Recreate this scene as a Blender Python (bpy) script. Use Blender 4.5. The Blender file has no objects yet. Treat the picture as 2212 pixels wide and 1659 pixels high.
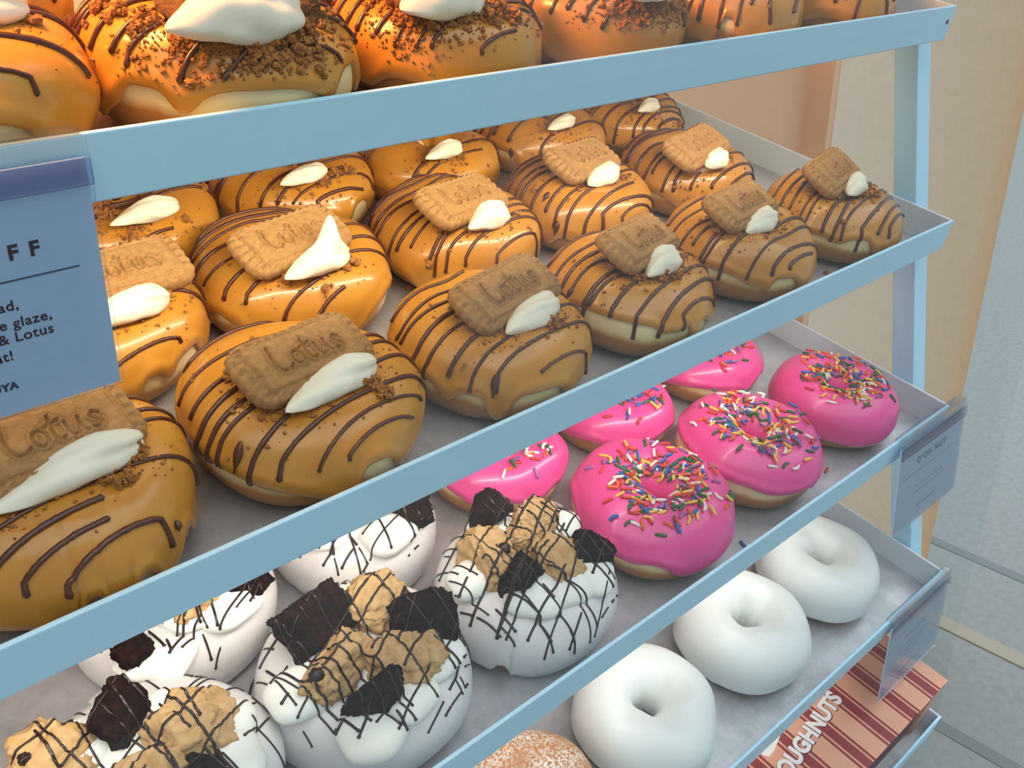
import bpy, math, random
import numpy as np
from mathutils import Matrix, Vector, noise
from mathutils.bvhtree import BVHTree

C = bpy.context.scene.collection
SC = bpy.context.scene
# ------------------------------------------------------------------ camera
F_PX = 2021.834
RC = np.array([[0.7375760339803017, -0.6633451063372251, 0.1263125646797025],
               [-0.3090314088436373, -0.49790865361733383, -0.8103002906323804],
               [0.6004008514697704, 0.558623524879913, -0.5722399627803336]])   # shelf axes -> image right, down, forward
S = 0.65            # metres per shelf unit
HC = 1.35           # camera height above the pavement
AL = math.radians(12.4)   # the shelves slope down towards the window
G = np.array([[1, 0, 0], [0, math.cos(AL), -math.sin(AL)], [0, math.sin(AL), math.cos(AL)]])
G4 = Matrix([list(r) + [0] for r in G.tolist()] + [[0, 0, 0, 1]])
W0 = np.array([0, 0, HC])


def tp(x, y, z):
    """shelf units -> world metres"""
    return Vector((W0 + S * (G @ np.array([x, y, z]))).tolist())


def on_z(u, v, z):
    """where the sight line through a photo pixel meets the shelf-parallel plane z"""
    d = RC.T @ np.array([u - 1106, v - 829.5, F_PX])
    return d * (z / d[2])


cam = bpy.data.cameras.new('camera')
cam.sensor_width = 36
cam.lens = F_PX / 2212 * 36
cam.clip_start = 0.01
co = bpy.data.objects.new('camera', cam)
C.objects.link(co)
ax = (G @ RC.T).T
m = Matrix([list(r) + [0] for r in np.c_[ax[0], -ax[1], -ax[2]].tolist()] + [[0, 0, 0, 1]])
co.matrix_world = Matrix.Translation((0, 0, HC)) @ m
SC.camera = co
# ------------------------------------------------------------------ light and exposure
SC.view_settings.view_transform = 'Standard'
SC.view_settings.look = 'None'
SC.view_settings.gamma = 1
SC.view_settings.exposure = 0.0
SC.cycles.transparent_max_bounces = 24     # panes behind panes
w = bpy.data.worlds.new('world')
SC.world = w
w.use_nodes = True
nt = w.node_tree
bg = nt.nodes['Background']
tc = nt.nodes.new('ShaderNodeTexCoord')
sx = nt.nodes.new('ShaderNodeSeparateXYZ')
rp = nt.nodes.new('ShaderNodeValToRGB')
nt.links.new(tc.outputs['Generated'], sx.inputs[0])
nt.links.new(sx.outputs['Z'], rp.inputs[0])
nt.links.new(rp.outputs[0], bg.inputs[0])
rp.color_ramp.elements[0].position = 0.52
rp.color_ramp.elements[0].color = (0.28, 0.31, 0.33, 1)     # street fronts along the horizon
rp.color_ramp.elements[1].position = 0.66
rp.color_ramp.elements[1].color = (1.22, 1.34, 1.42, 1)     # overcast sky
bg.inputs[1].default_value = 1.6


def area(name, loc, direction, sx_, sy_, power, col, xaxis=None):
    l = bpy.data.lights.new(name, 'AREA')
    l.shape = 'RECTANGLE'
    l.size, l.size_y = sx_, sy_
    l.energy = power
    l.color = col
    o = bpy.data.objects.new(name, l)
    C.objects.link(o)
    z = -Vector(direction).normalized()
    x = Vector(xaxis or (1, 0, 0))
    x = (x - z * x.dot(z)).normalized()
    y = z.cross(x)
    o.matrix_world = Matrix(((x.x, y.x, z.x, loc[0]), (x.y, y.y, z.y, loc[1]), (x.z, y.z, z.z, loc[2]), (0, 0, 0, 1)))
    return o


CORN = [(0.4128, -0.1714), (0.3310, -0.3697), (0.2514, -0.5661), (0.1731, -0.7684), (0.0930, -0.9670)]  # lip top edge (y, z) of the five shelves
LIP = 0.0335
XL, XR, DEP = -0.25, 1.0, 0.50
for k, (pw, colr) in enumerate([(1.02, (1, 0.87, 0.64)), (0.80, (1, 0.91, 0.80)), (0.62, (1, 0.95, 0.89)), (0.35, (1, 0.88, 0.76))]):
    y, z = CORN[k]
    d = G @ np.array([0, 0.93, -0.37])
    area('shelf_light', tp(0.33, y + 0.022, z - LIP - 0.007), d.tolist(), 1.12 * S, 0.005, pw, colr)
# warm lamp above the top shelf, to the left
area('heat_lamp', tp(0.02, 0.62, 0.22), (G @ np.array([0.35, -0.28, -0.75])).tolist(), 0.16, 0.10, 4.2, (1, 0.40, 0.11))


# ------------------------------------------------------------------ materials
def mat(name, col, rough=0.5, metal=0.0, coat=0.0, spec=0.5, bump=0.0, bscale=200.0, var=None, vscale=40.0, sss=0.0, sheen=0.0, detail=4):
    m = bpy.data.materials.new(name)
    m.use_nodes = True
    n, l = m.node_tree.nodes, m.node_tree.links
    b = n['Principled BSDF']
    b.inputs['Base Color'].default_value = (*col, 1)
    b.inputs['Roughness'].default_value = rough
    b.inputs['Metallic'].default_value = metal
    b.inputs['Coat Weight'].default_value = coat
    b.inputs['Coat Roughness'].default_value = 0.08
    b.inputs['Specular IOR Level'].default_value = spec
    if sss:
        b.inputs['Subsurface Weight'].default_value = sss
        b.inputs['Subsurface Radius'].default_value = (1, .6, .4)
        b.inputs['Subsurface Scale'].default_value = 0.004
    t = None
    if bump or var:
        t = n.new('ShaderNodeTexCoord')
    if var:
        nz = n.new('ShaderNodeTexNoise')
        nz.inputs['Scale'].default_value = vscale
        nz.inputs['Detail'].default_value = detail
        l.new(t.outputs['Object'], nz.inputs['Vector'])
        r = n.new('ShaderNodeValToRGB')
        r.color_ramp.elements[0].position = 0.32
        r.color_ramp.elements[1].position = 0.68
        r.color_ramp.elements[0].color = (*var, 1)
        r.color_ramp.elements[1].color = (*col, 1)
        l.new(nz.outputs[0], r.inputs[0])
        l.new(r.outputs[0], b.inputs['Base Color'])
    if bump:
        nz = n.new('ShaderNodeTexNoise')
        nz.inputs['Scale'].default_value = bscale
        nz.inputs['Detail'].default_value = 5
        l.new(t.outputs['Object'], nz.inputs['Vector'])
        bp = n.new('ShaderNodeBump')
        bp.inputs['Strength'].default_value = bump
        bp.inputs['Distance'].default_value = 0.001
        l.new(nz.outputs[0], bp.inputs['Height'])
        l.new(bp.outputs[0], b.inputs['Normal'])
    return m


M = {}
M['caramel'] = mat('caramel_glaze', (0.61, 0.270, 0.034), 0.27, coat=0.28, var=(0.51, 0.205, 0.021), vscale=25, bump=0.14, bscale=60)
M['chocolate'] = mat('chocolate', (0.090, 0.024, 0.013), 0.25, coat=0.25)
M['dark_chocolate'] = mat('dark_chocolate', (0.020, 0.008, 0.007), 0.3)
M['crumb'] = mat('biscuit_crumb', (0.42, 0.175, 0.040), 0.85, var=(0.25, 0.09, 0.018), vscale=400)
M['cream'] = mat('cream', (0.86, 0.80, 0.64), 0.42, bump=0.08, bscale=150, sss=0.1)
M['biscuit'] = mat('biscuit', (0.45, 0.243, 0.092), 0.85, var=(0.34, 0.172, 0.060), vscale=420, bump=0.5, bscale=850, detail=6, spec=.25)
M['dark_biscuit'] = mat('dark_biscuit', (0.20, 0.085, 0.032), 0.85, var=(0.12, 0.05, 0.018), vscale=300, bump=0.7, bscale=700, spec=.25)
M['white_icing'] = mat('white_icing', (0.80, 0.76, 0.75), 0.30, coat=0.15, var=(0.76, 0.72, 0.70), vscale=30, bump=0.05, bscale=70, sss=0.15)
M['plain_icing'] = mat('plain_white_icing', (0.84, 0.85, 0.82), 0.33, coat=0.12, bump=0.05, bscale=60, sss=0.15)
M['frosting'] = mat('white_frosting', (0.88, 0.88, 0.82), 0.4, bump=0.05, bscale=100, sss=0.1)
M['brownie'] = mat('brownie', (0.024, 0.0085, 0.0065), 0.85, bump=1.0, bscale=500, var=(0.007, 0.003, 0.0035), vscale=300, spec=.1)
M['cookie_dough'] = mat('cookie_dough', (0.60, 0.38, 0.17), 0.65, bump=0.45, bscale=350, var=(0.47, 0.27, 0.10), vscale=160)
M['pink'] = mat('pink_icing', (0.86, 0.085, 0.33), 0.30, coat=0.25, var=(0.80, 0.07, 0.29), vscale=25, bump=0.06, bscale=60)
M['paint'] = mat('pale_blue_paint', (0.49, 0.79, 0.96), 0.40, var=(0.475, 0.77, 0.945), vscale=18)
M['white_paint'] = mat('white_paint', (0.66, 0.72, 0.78), 0.5)
M['clear'] = None
M['card'] = mat('pale_blue_card', (0.52, 0.71, 0.94), 0.5)
M['ink'] = mat('maroon_ink', (0.045, 0.012, 0.03), 0.6)
M['grey_ink'] = mat('slate_ink', (0.05, 0.09, 0.16), 0.6)
M['white_ink'] = mat('white_ink', (0.9, 0.88, 0.87), 0.6)
for nm, colr in dict(red=(0.60, 0.03, 0.025), orange=(0.80, 0.12, 0.02), yellow=(0.85, 0.52, 0.08), green=(0.02, 0.13, 0.035),
                     blue=(0.015, 0.13, 0.42), purple=(0.34, 0.13, 0.36), white=(0.82, 0.78, 0.70)).items():
    M['s_' + nm] = mat(nm + '_sprinkle', colr, 0.4)


def dough_mat():
    m = mat('fried_dough', (0.7, 0.5, 0.25), 0.55, bump=0.25, bscale=90)
    n, l = m.node_tree.nodes, m.node_tree.links
    b = n['Principled BSDF']
    t = n.new('ShaderNodeTexCoord')
    s = n.new('ShaderNodeSeparateXYZ')
    l.new(t.outputs['Object'], s.inputs[0])
    nz = n.new('ShaderNodeTexNoise')
    nz.inputs['Scale'].default_value = 32
    nz.inputs['Detail'].default_value = 4
    l.new(t.outputs['Object'], nz.inputs['Vector'])
    a = n.new('ShaderNodeMath')
    a.operation = 'MULTIPLY_ADD'
    l.new(nz.outputs[0], a.inputs[0])
    a.inputs[1].default_value = 0.014
    l.new(s.outputs['Z'], a.inputs[2])
    mr = n.new('ShaderNodeMapRange')
    mr.inputs[1].default_value = 0.010
    mr.inputs[2].default_value = 0.052
    l.new(a.outputs[0], mr.inputs[0])
    r = n.new('ShaderNodeValToRGB')
    e = r.color_ramp.elements
    e[0].position, e[0].color = 0.0, (0.30, 0.115, 0.024, 1)
    e[1].position, e[1].color = 1.0, (0.50, 0.24, 0.06, 1)
    for p, c_ in ((0.24, (0.46, 0.20, 0.042)), (0.35, (0.90, 0.70, 0.36)), (0.60, (0.95, 0.82, 0.50)), (0.75, (0.60, 0.34, 0.10))):
        x = e.new(p)
        x.color = (*c_, 1)
    l.new(mr.outputs[0], r.inputs[0])
    l.new(r.outputs[0], b.inputs['Base Color'])
    return m


M['dough'] = dough_mat()


def sugar_mat():
    m = mat('sugared_dough', (0.6, 0.3, 0.1), 0.8, bump=0.5, bscale=600)
    n, l = m.node_tree.nodes, m.node_tree.links
    b = n['Principled BSDF']
    t = n.new('ShaderNodeTexCoord')
    f = []
    for sc, lo, hi in ((700, 0.42, 0.56), (38, 0.28, 0.55)):
        nz = n.new('ShaderNodeTexNoise')
        nz.inputs['Scale'].default_value = sc
        nz.inputs['Detail'].default_value = 3
        l.new(t.outputs['Object'], nz.inputs['Vector'])
        mr = n.new('ShaderNodeMapRange')
        mr.inputs[1].default_value, mr.inputs[2].default_value = lo, hi
        l.new(nz.outputs[0], mr.inputs[0])
        f.append(mr)
    mu = n.new('ShaderNodeMath')
    mu.operation = 'MULTIPLY'
    l.new(f[0].outputs[0], mu.inputs[0])
    l.new(f[1].outputs[0], mu.inputs[1])
    mx = n.new('ShaderNodeMix')
    mx.data_type = 'RGBA'
    mx.inputs[6].default_value = (0.48, 0.20, 0.055, 1)
    mx.inputs[7].default_value = (0.88, 0.80, 0.72, 1)
    l.new(mu.outputs[0], mx.inputs[0])
    l.new(mx.outputs[2], b.inputs['Base Color'])
    return m


M['sugar'] = sugar_mat()


def metal_mat():
    m = mat('brushed_tray_metal', (0.50, 0.49, 0.50), 0.42, metal=0.5)
    n, l = m.node_tree.nodes, m.node_tree.links
    b = n['Principled BSDF']
    t = n.new('ShaderNodeTexCoord')
    nz = n.new('ShaderNodeTexNoise')
    nz.inputs['Scale'].default_value = 22
    nz.inputs['Detail'].default_value = 10
    nz.inputs['Roughness'].default_value = 0.68
    l.new(t.outputs['Object'], nz.inputs['Vector'])
    r = n.new('ShaderNodeValToRGB')
    r.color_ramp.elements[0].position, r.color_ramp.elements[1].position = 0.3, 0.7
    r.color_ramp.elements[0].color = (0.36, 0.355, 0.37, 1)
    r.color_ramp.elements[1].color = (0.72, 0.71, 0.73, 1)
    l.new(nz.outputs[0], r.inputs[0])
    l.new(r.outputs[0], b.inputs['Base Color'])
    mp = n.new('ShaderNodeMapping')
    mp.inputs['Scale'].default_value = (12, 500, 100)
    l.new(t.outputs['Object'], mp.inputs[0])
    n2 = n.new('ShaderNodeTexNoise')
    n2.inputs['Scale'].default_value = 1
    n2.inputs['Detail'].default_value = 4
    l.new(mp.outputs[0], n2.inputs['Vector'])
    bp = n.new('ShaderNodeBump')
    bp.inputs['Strength'].default_value = 0.12
    bp.inputs['Distance'].default_value = 0.001
    l.new(n2.outputs[0], bp.inputs['Height'])
    l.new(bp.outputs[0], b.inputs['Normal'])
    return m


M['metal'] = metal_mat()


def clear_mat(name, tint, gloss, rough=0.02):
    m = bpy.data.materials.new(name)
    m.use_nodes = True
    n, l = m.node_tree.nodes, m.node_tree.links
    n.remove(n['Principled BSDF'])
    tr = n.new('ShaderNodeBsdfTransparent')
    tr.inputs[0].default_value = (*tint, 1)
    gl = n.new('ShaderNodeBsdfGlossy')
    gl.inputs['Roughness'].default_value = rough
    fr = n.new('ShaderNodeFresnel')
    fr.inputs[0].default_value = 1.45
    mu = n.new('ShaderNodeMath')
    mu.operation = 'MULTIPLY'
    mu.inputs[1].default_value = gloss
    l.new(fr.outputs[0], mu.inputs[0])
    mx = n.new('ShaderNodeMixShader')
    l.new(mu.outputs[0], mx.inputs[0])
    l.new(tr.outputs[0], mx.inputs[1])
    l.new(gl.outputs[0], mx.inputs[2])
    l.new(mx.outputs[0], n['Material Output'].inputs[0])
    return m


M['glass'] = clear_mat('window_glass', (0.955, 0.975, 0.975), 0.10)
M['clear'] = clear_mat('clear_plastic', (0.97, 0.98, 0.995), 0.6, 0.12)


M['band'] = clear_mat('lavender_clear_plastic', (0.86, 0.84, 0.93), 0.8, 0.15)


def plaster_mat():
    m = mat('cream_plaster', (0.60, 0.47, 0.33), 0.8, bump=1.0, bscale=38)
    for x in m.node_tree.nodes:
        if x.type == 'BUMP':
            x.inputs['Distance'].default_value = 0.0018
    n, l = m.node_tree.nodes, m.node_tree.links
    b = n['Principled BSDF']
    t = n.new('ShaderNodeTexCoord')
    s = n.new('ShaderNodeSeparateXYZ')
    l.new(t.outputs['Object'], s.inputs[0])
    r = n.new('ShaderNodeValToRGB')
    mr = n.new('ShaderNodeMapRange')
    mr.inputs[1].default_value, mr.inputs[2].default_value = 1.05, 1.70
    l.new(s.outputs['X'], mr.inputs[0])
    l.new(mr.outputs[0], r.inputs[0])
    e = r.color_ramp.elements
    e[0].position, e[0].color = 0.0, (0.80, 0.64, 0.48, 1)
    e[1].position, e[1].color = 1.0, (0.74, 0.38, 0.16, 1)  # warm light on the right edge, painted in as an orange fade
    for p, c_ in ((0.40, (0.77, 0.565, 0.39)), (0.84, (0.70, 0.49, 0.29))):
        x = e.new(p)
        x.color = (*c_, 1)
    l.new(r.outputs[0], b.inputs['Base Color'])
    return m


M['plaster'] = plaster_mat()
M['peach'] = mat('peach_wall_paint', (0.78, 0.45, 0.26), 0.75, bump=0.15, bscale=60)
M['orange'] = mat('orange_wall_paint', (0.80, 0.48, 0.28), 0.7)


def floor_mat():
    m = mat('grey_paving', (0.245, 0.262, 0.26), 0.75, var=(0.21, 0.226, 0.222), vscale=60, bump=0.03, bscale=300)
    return m


M['floor'] = floor_mat()


# ------------------------------------------------------------------ mesh helpers
def mesh(name, V, F, smooth=True):
    me = bpy.data.meshes.new(name)
    V = np.asarray(V, float)
    me.from_pydata(V.tolist(), [], [tuple(f) for f in (F.tolist() if isinstance(F, np.ndarray) else F)])
    if smooth:
        me.polygons.foreach_set('use_smooth', [True] * len(me.polygons))
    me.update()
    return me


def link(name, me, m, parent=None, mw=None):
    o = bpy.data.objects.new(name, me)
    if m is not None:
        if not me.materials:
            me.materials.append(m)
    C.objects.link(o)
    if parent is not None:
        o.parent = parent
    if mw is not None:
        if parent is not None:
            o.matrix_local = mw
        else:
            o.matrix_world = mw
    return o


def obj(name, V, F, m, parent=None, smooth=True, mw=None):
    return link(name, mesh(name, V, F, smooth), m, parent, mw)


def tag(o, label, cat, group=None):
    o['label'] = label
    o['category'] = cat
    if group:
        o['group'] = group
    return o


def thing(name, mw, label, cat, group=None):
    o = bpy.data.objects.new(name, None)
    o.empty_display_size = 0.02
    C.objects.link(o)
    o.matrix_world = mw
    return tag(o, label, cat, group)


class MB:
    """collects pieces into one mesh"""

    def __init__(s):
        s.V, s.F, s.n = [], [], 0

    def add(s, V, F):
        V = np.asarray(V, float)
        s.V.append(V)
        s.F += [tuple(i + s.n for i in f) for f in F]
        s.n += len(V)

    def box(s, lo, hi):
        x0, y0, z0 = lo
        x1, y1, z1 = hi
        s.add([(x0, y0, z0), (x1, y0, z0), (x1, y1, z0), (x0, y1, z0), (x0, y0, z1), (x1, y0, z1), (x1, y1, z1), (x0, y1, z1)],
              [(3, 2, 1, 0), (4, 5, 6, 7), (0, 1, 5, 4), (1, 2, 6, 5), (2, 3, 7, 6), (3, 0, 4, 7)])

    def arr(s):
        return np.concatenate(s.V) if s.V else np.zeros((0, 3))

    def build(s, name, m, parent=None, smooth=False, mw=None, bevel=0.0):
        o = obj(name, s.arr(), s.F, m, parent, smooth, mw)
        if bevel:
            b = o.modifiers.new('bevel', 'BEVEL')
            b.width = bevel
            b.segments = 2
            b.limit_method = 'ANGLE'
        return o


def grid_faces(nu, nv, wrap_u=True):
    F = []
    for i in range(nu if wrap_u else nu - 1):
        j = (i + 1) % nu
        for k in range(nv - 1):
            F.append((i * nv + k, j * nv + k, j * nv + k + 1, i * nv + k + 1))
    return F


_ico = {}


def ico(n):
    if n not in _ico:
        t = (1 + 5 ** .5) / 2
        V = [(-1, t, 0), (1, t, 0), (-1, -t, 0), (1, -t, 0), (0, -1, t), (0, 1, t), (0, -1, -t), (0, 1, -t), (t, 0, -1), (t, 0, 1), (-t, 0, -1), (-t, 0, 1)]
        F = [(0, 11, 5), (0, 5, 1), (0, 1, 7), (0, 7, 10), (0, 10, 11), (1, 5, 9), (5, 11, 4), (11, 10, 2), (10, 7, 6), (7, 1, 8), (3, 9, 4), (3, 4, 2), (3, 2, 6), (3, 6, 8), (3, 8, 9), (4, 9, 5), (2, 4, 11), (6, 2, 10), (8, 6, 7), (9, 8, 1)]
        V = [Vector(v).normalized() for v in V]
        for _ in range(n):
            mid, F2 = {}, []

            def md(a, b):
                k = (min(a, b), max(a, b))
                if k not in mid:
                    mid[k] = len(V)
                    V.append(((V[a] + V[b]) / 2).normalized())
                return mid[k]
            for a, b, c in F:
                ab, bc, ca = md(a, b), md(b, c), md(c, a)
                F2 += [(a, ab, ca), (b, bc, ab), (c, ca, bc), (ab, bc, ca)]
            F = F2
        _ico[n] = (np.array([list(v) for v in V]), F)
    return _ico[n]


def sp(c, p):
    return np.sign(c) * np.abs(c) ** p


def wob(rs, n, amp):
    """smooth periodic function of an angle"""
    ks = [(k, amp * rs.uniform(-1, 1) / k ** .6, rs.uniform(0, 6.28)) for k in range(2, 2 + n)]
    return lambda u: sum(a * np.cos(k * u + p) for k, a, p in ks)


class Ring:
    """ring doughnut: R outer radius, H height, rh hole radius (metres)"""

    def __init__(s, R, H, rh, seed, lump=0.03, p=0.85, t=0.0015):
        rs = np.random.RandomState(seed)
        s.rs, s.R, s.H, s.rh, s.t, s.p = rs, R, H, rh, t, p
        s.fR, s.fH, s.fh = wob(rs, 4, lump * .7), wob(rs, 3, lump * 1.2), wob(rs, 3, 0.12)
        s.bumps = [(rs.randint(1, 6), rs.randint(1, 4), rs.uniform(0, 6.28), rs.uniform(-1, 1)) for _ in range(7)]

    def base(s, u, th, off):
        R = s.R * (1 + s.fR(u))
        rh = s.rh * (1 + s.fh(u))
        H = s.H * (1 + s.fH(u))
        rc, a, b = (R + rh) / 2, (R - rh) / 2, H / 2
        pb = np.where(np.sin(th) < 0, 0.72, s.p)

        def f(th):
            c, q = np.cos(th), np.sin(th)
            # the top slopes into the hole
            pc = np.where(c < 0, 1.0, s.p)
            return rc + a * sp(c, pc), b + b * sp(q, pb)
        r0, z0 = f(th)
        r1, z1 = f(th + 0.02)
        r2, z2 = f(th - 0.02)
        tr, tz = r1 - r2, z1 - z2
        L = np.hypot(tr, tz) + 1e-12
        nr, nz = tz / L, -tr / L
        bump = sum(w_ * np.sin(k * u + j * th + ph) for k, j, ph, w_ in s.bumps) * 0.009 * s.R
        o = off + bump
        r, z = r0 + nr * o, np.maximum(z0 + nz * o, 0.0)
        return np.stack([r * np.cos(u), r * np.sin(u), z], -1)

    def dough(s, nu=96, nv=40):
        u = np.linspace(0, 2 * np.pi, nu, endpoint=False)[:, None]
        th = np.linspace(0, 2 * np.pi, nv, endpoint=False)[None, :] - np.pi / 2
        P = s.base(u + 0 * th, th + 0 * u, 0.0)
        F = []
        for i in range(nu):
            for k in range(nv):
                j, l_ = (i + 1) % nu, (k + 1) % nv
                F.append((i * nv + k, j * nv + k, j * nv + l_, i * nv + l_))
        return P.reshape(-1, 3), F

    def glaze(s, edge, nu=160, nv=46, inner=1.02):
        """edge(u): section angle where the glaze ends (0 = widest point, negative below it)"""
        u = np.linspace(0, 2 * np.pi, nu, endpoint=False)
        e = edge(u)
        q = np.linspace(0, 1, nv) ** 0.85
        th = np.pi * inner + (e[:, None] - np.pi * inner) * q[None, :]
        t = s.t * (np.minimum(q * 12, 1) * (1 + 0.55 * np.exp(-((q - .96) / .035) ** 2)))[None, :] + 0 * th
        U = u[:, None] + 0 * th
        th = np.c_[th, e - 0.035, e - 0.045, e - 0.02]
        t = np.c_[t, 0 * u + s.t * 1.0, 0 * u + s.t * .45, 0 * u - s.t * .5]
        U = np.c_[U, u, u, u]
        P = s.base(U, th, t)
        n2 = nv + 3
        return P.reshape(-1, 3), [f[::-1] for f in grid_faces(nu, n2)]


def drips(rs, base, n, depth, up=0.0, bare=(), cam=0.0):
    """glaze edge: ragged line with hanging drips"""
    wv = wob(rs, 7, 0.16)
    d = [(rs.uniform(0, 6.283), rs.uniform(0.06, 0.14), rs.uniform(.4, 1) * depth) for _ in range(n)]
    g = [(rs.uniform(0, 6.283), rs.uniform(0.25, 0.5), rs.uniform(.3, 1) * up) for _ in range(2)]

    def f(u):
        e = base + wv(u)
        for a, w_, h in d:
            x = np.angle(np.exp(1j * (u - a)))
            e = e - h * np.exp(-(x / w_) ** 2)
        for a, w_, h in g:
            x = np.angle(np.exp(1j * (u - a)))
            e = e + h * np.exp(-(x / w_) ** 4)
        for a, w_, h in bare:      # dough left showing: angle from the camera side (+ = picture right), half width, glaze edge there
            x = np.angle(np.exp(1j * (u - cam - a)))
            e = e + (h - e) * np.exp(-(x / w_) ** 4)
        return np.maximum(e, -1.25)
    return f


def bvh(*parts):
    V, F, n = [], [], 0
    for v, f in parts:
        V += np.asarray(v).tolist()
        F += [tuple(i + n for i in q) for q in f]
        n += len(v)
    return BVHTree.FromPolygons(V, F)


def down(tree, x, y):
    h = tree.ray_cast(Vector((x, y, 0.3)), Vector((0, 0, -1)))
    return (h[0], h[1]) if h[0] is not None else (None, None)


def tube(mb, pts, r, n=6, flat=0.8, taper=True):
    """rounded line through points; r a number or a list"""
    P = np.array([list(p) for p in pts], float)
    if len(P) < 2:
        return
    k = len(P)
    rr = np.full(k, r) if np.isscalar(r) else np.asarray(r)
    T = np.gradient(P, axis=0)
    T /= np.linalg.norm(T, axis=1)[:, None] + 1e-12
    A = np.zeros_like(T)
    a0 = np.cross(T[0], (0.13, 0.21, 1.0))
    if np.linalg.norm(a0) < .2:
        a0 = np.cross(T[0], (1.0, .3, 0))
    for i in range(k):
        a0 = a0 - T[i] * (a0 @ T[i])
        a0 = a0 / (np.linalg.norm(a0) + 1e-12)
        A[i] = a0
    B = np.cross(A, T)
    an = np.linspace(0, 2 * np.pi, n, endpoint=False)
    V = P[:, None, :] + rr[:, None, None] * (A[:, None, :] * np.cos(an)[None, :, None] + flat * B[:, None, :] * np.sin(an)[None, :, None])
    V = V.reshape(-1, 3)
    F = []
    for i in range(k - 1):
        for j in range(n):
            F.append((i * n + j, i * n + (j + 1) % n, (i + 1) * n + (j + 1) % n, (i + 1) * n + j))
    V = np.r_[V, (P[0] - T[0] * rr[0] * .7)[None], (P[-1] + T[-1] * rr[-1] * .7)[None]]
    a, b = len(V) - 2, len(V) - 1
    for j in range(n):
        F.append((a, (j + 1) % n, j))
        F.append((b, (k - 1) * n + j, (k - 1) * n + (j + 1) % n))
    mb.add(V, F)


def side_hit(tree, ang, z):
    h = tree.ray_cast(Vector((0.2 * math.cos(ang), 0.2 * math.sin(ang), z)), Vector((-math.cos(ang), -math.sin(ang), 0)))
    return h[0] if h[0] is not None else None


def stripes(tree, R, H, rs, ang, step, r, wave=0.03, skip=0.04, lo=-0.92, hi=0.92, droplo=0.35, drophi=0.8):
    """parallel chocolate lines draped over the glaze and running down its sides"""
    mb = MB()
    ca, sa = math.cos(ang), math.sin(ang)
    c = lo
    while c < hi:
        cc = c * R
        c += step * rs.uniform(0.55, 1.4)
        if rs.rand() < skip:
            continue
        L = math.sqrt(max((R * 0.985) ** 2 - cc ** 2, 0))
        ph, wl, bend = rs.uniform(0, 6), rs.uniform(50, 110), rs.uniform(-.05, .05)
        a0, a1 = -L, L
        if rs.rand() < 0.25:
            a1 = L * rs.uniform(-.2, .9)
        pts = []
        for s_ in np.linspace(a0, a1, 46):
            q = cc + wave * R * math.sin(s_ * wl + ph) * .5 + bend * s_ + rs.uniform(-.00006, .00006)
            x, y = s_ * ca - q * sa, s_ * sa + q * ca
            p, nn = down(tree, x, y)
            if p is not None and p.z > H * 0.42:
                pts.append(p + nn * r * 0.35)
        if len(pts) < 4:
            continue
        for end in (0, 1):
            if end == 1 and a1 < L * .95:
                continue
            e = pts[0] if end == 0 else pts[-1]
            if e.xy.length < R * 0.86:
                continue
            an = math.atan2(e.y, e.x)
            zt = H * rs.uniform(droplo, drophi)
            ext = []
            da = rs.uniform(-.05, .05)
            z = e.z - 0.002
            while z > zt:
                an += da * .1
                h = side_hit(tree, an, z)
                if h is None:
                    break
                ext.append(h + Vector((math.cos(an), math.sin(an), 0)) * r * .35)
                z -= 0.0022
            pts = ext[::-1] + pts if end == 0 else pts + ext
        k = len(pts)
        f = np.array([rs.uniform(.85, 1.15) for _ in range(k)])
        f = np.convolve(np.r_[f[0], f, f[-1]], [.25, .5, .25], 'valid')
        f[0] *= 1.2
        f[-1] *= 1.2
        tube(mb, pts, r * f * rs.uniform(.85, 1.2))
    return mb


def lattice(tree, R, H, rs, angs, step, r, gap=0.16, zlo=0.30):
    """thin criss-cross icing lines, broken here and there"""
    mb = MB()
    for ang in angs:
        ca, sa = math.cos(ang), math.sin(ang)
        c = -0.97
        while c < 0.97:
            cc = c * R
            c += step * rs.choice([0.45, 1.0, 1.6]) * rs.uniform(.8, 1.2)
            L = math.sqrt(max((R * 0.995) ** 2 - cc ** 2, 0))
            ph, bend = rs.uniform(0, 6), rs.uniform(-.12, .12)
            run, last = [], None
            live = rs.rand() > gap

            def flush():
                if len(run) > 4:
                    rad = np.full(len(run), r)
                    rad[0] *= 1.5
                    rad[-1] *= .7
                    tube(mb, run, rad * rs.uniform(.8, 1.25), n=5)
            for s_ in np.linspace(-L, L, 90):
                q = cc + .012 * R * math.sin(s_ * 130 + ph) + bend * s_
                p, nn = down(tree, s_ * ca - q * sa, s_ * sa + q * ca)
                if rs.rand() < (.022 if live else .05):
                    live = not live
                ok = live and p is not None and p.z > H * zlo
                if not ok or (last is not None and abs(p.z - last) > .007):
                    flush()
                    run = []
                if ok:
                    run.append(p + Vector((nn.x, nn.y, nn.z)) * r * .3)
                    last = p.z
                else:
                    last = None
            flush()
    return mb


def crumbs(tree, rs, spots, n, rmin=.0003, rmax=.0012, big=4):
    """loose biscuit crumbs; spots: (x, y, spread x, spread y)"""
    mb = MB()
    for i in range(n):
        V0, F0 = ico(1 if i < big + 6 else 0)
        x0, y0, sx_, sy_ = spots[rs.randint(len(spots))]
        x, y = x0 + rs.normal() * sx_, y0 + rs.normal() * sy_
        p, nn = down(tree, x, y)
        if p is None or nn.z < .15:
            continue
        r = rmin + (rmax - rmin) * rs.rand() ** 2.6
        if i < big:
            r = rmax * rs.uniform(1.3, 2.2)
        V = V0 * r * (1 + rs.uniform(-.35, .35, (len(V0), 1))) * rs.uniform(.7, 1.2, 3)
        mb.add(V + np.array(p + nn * r * .5), F0)
    return mb


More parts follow.
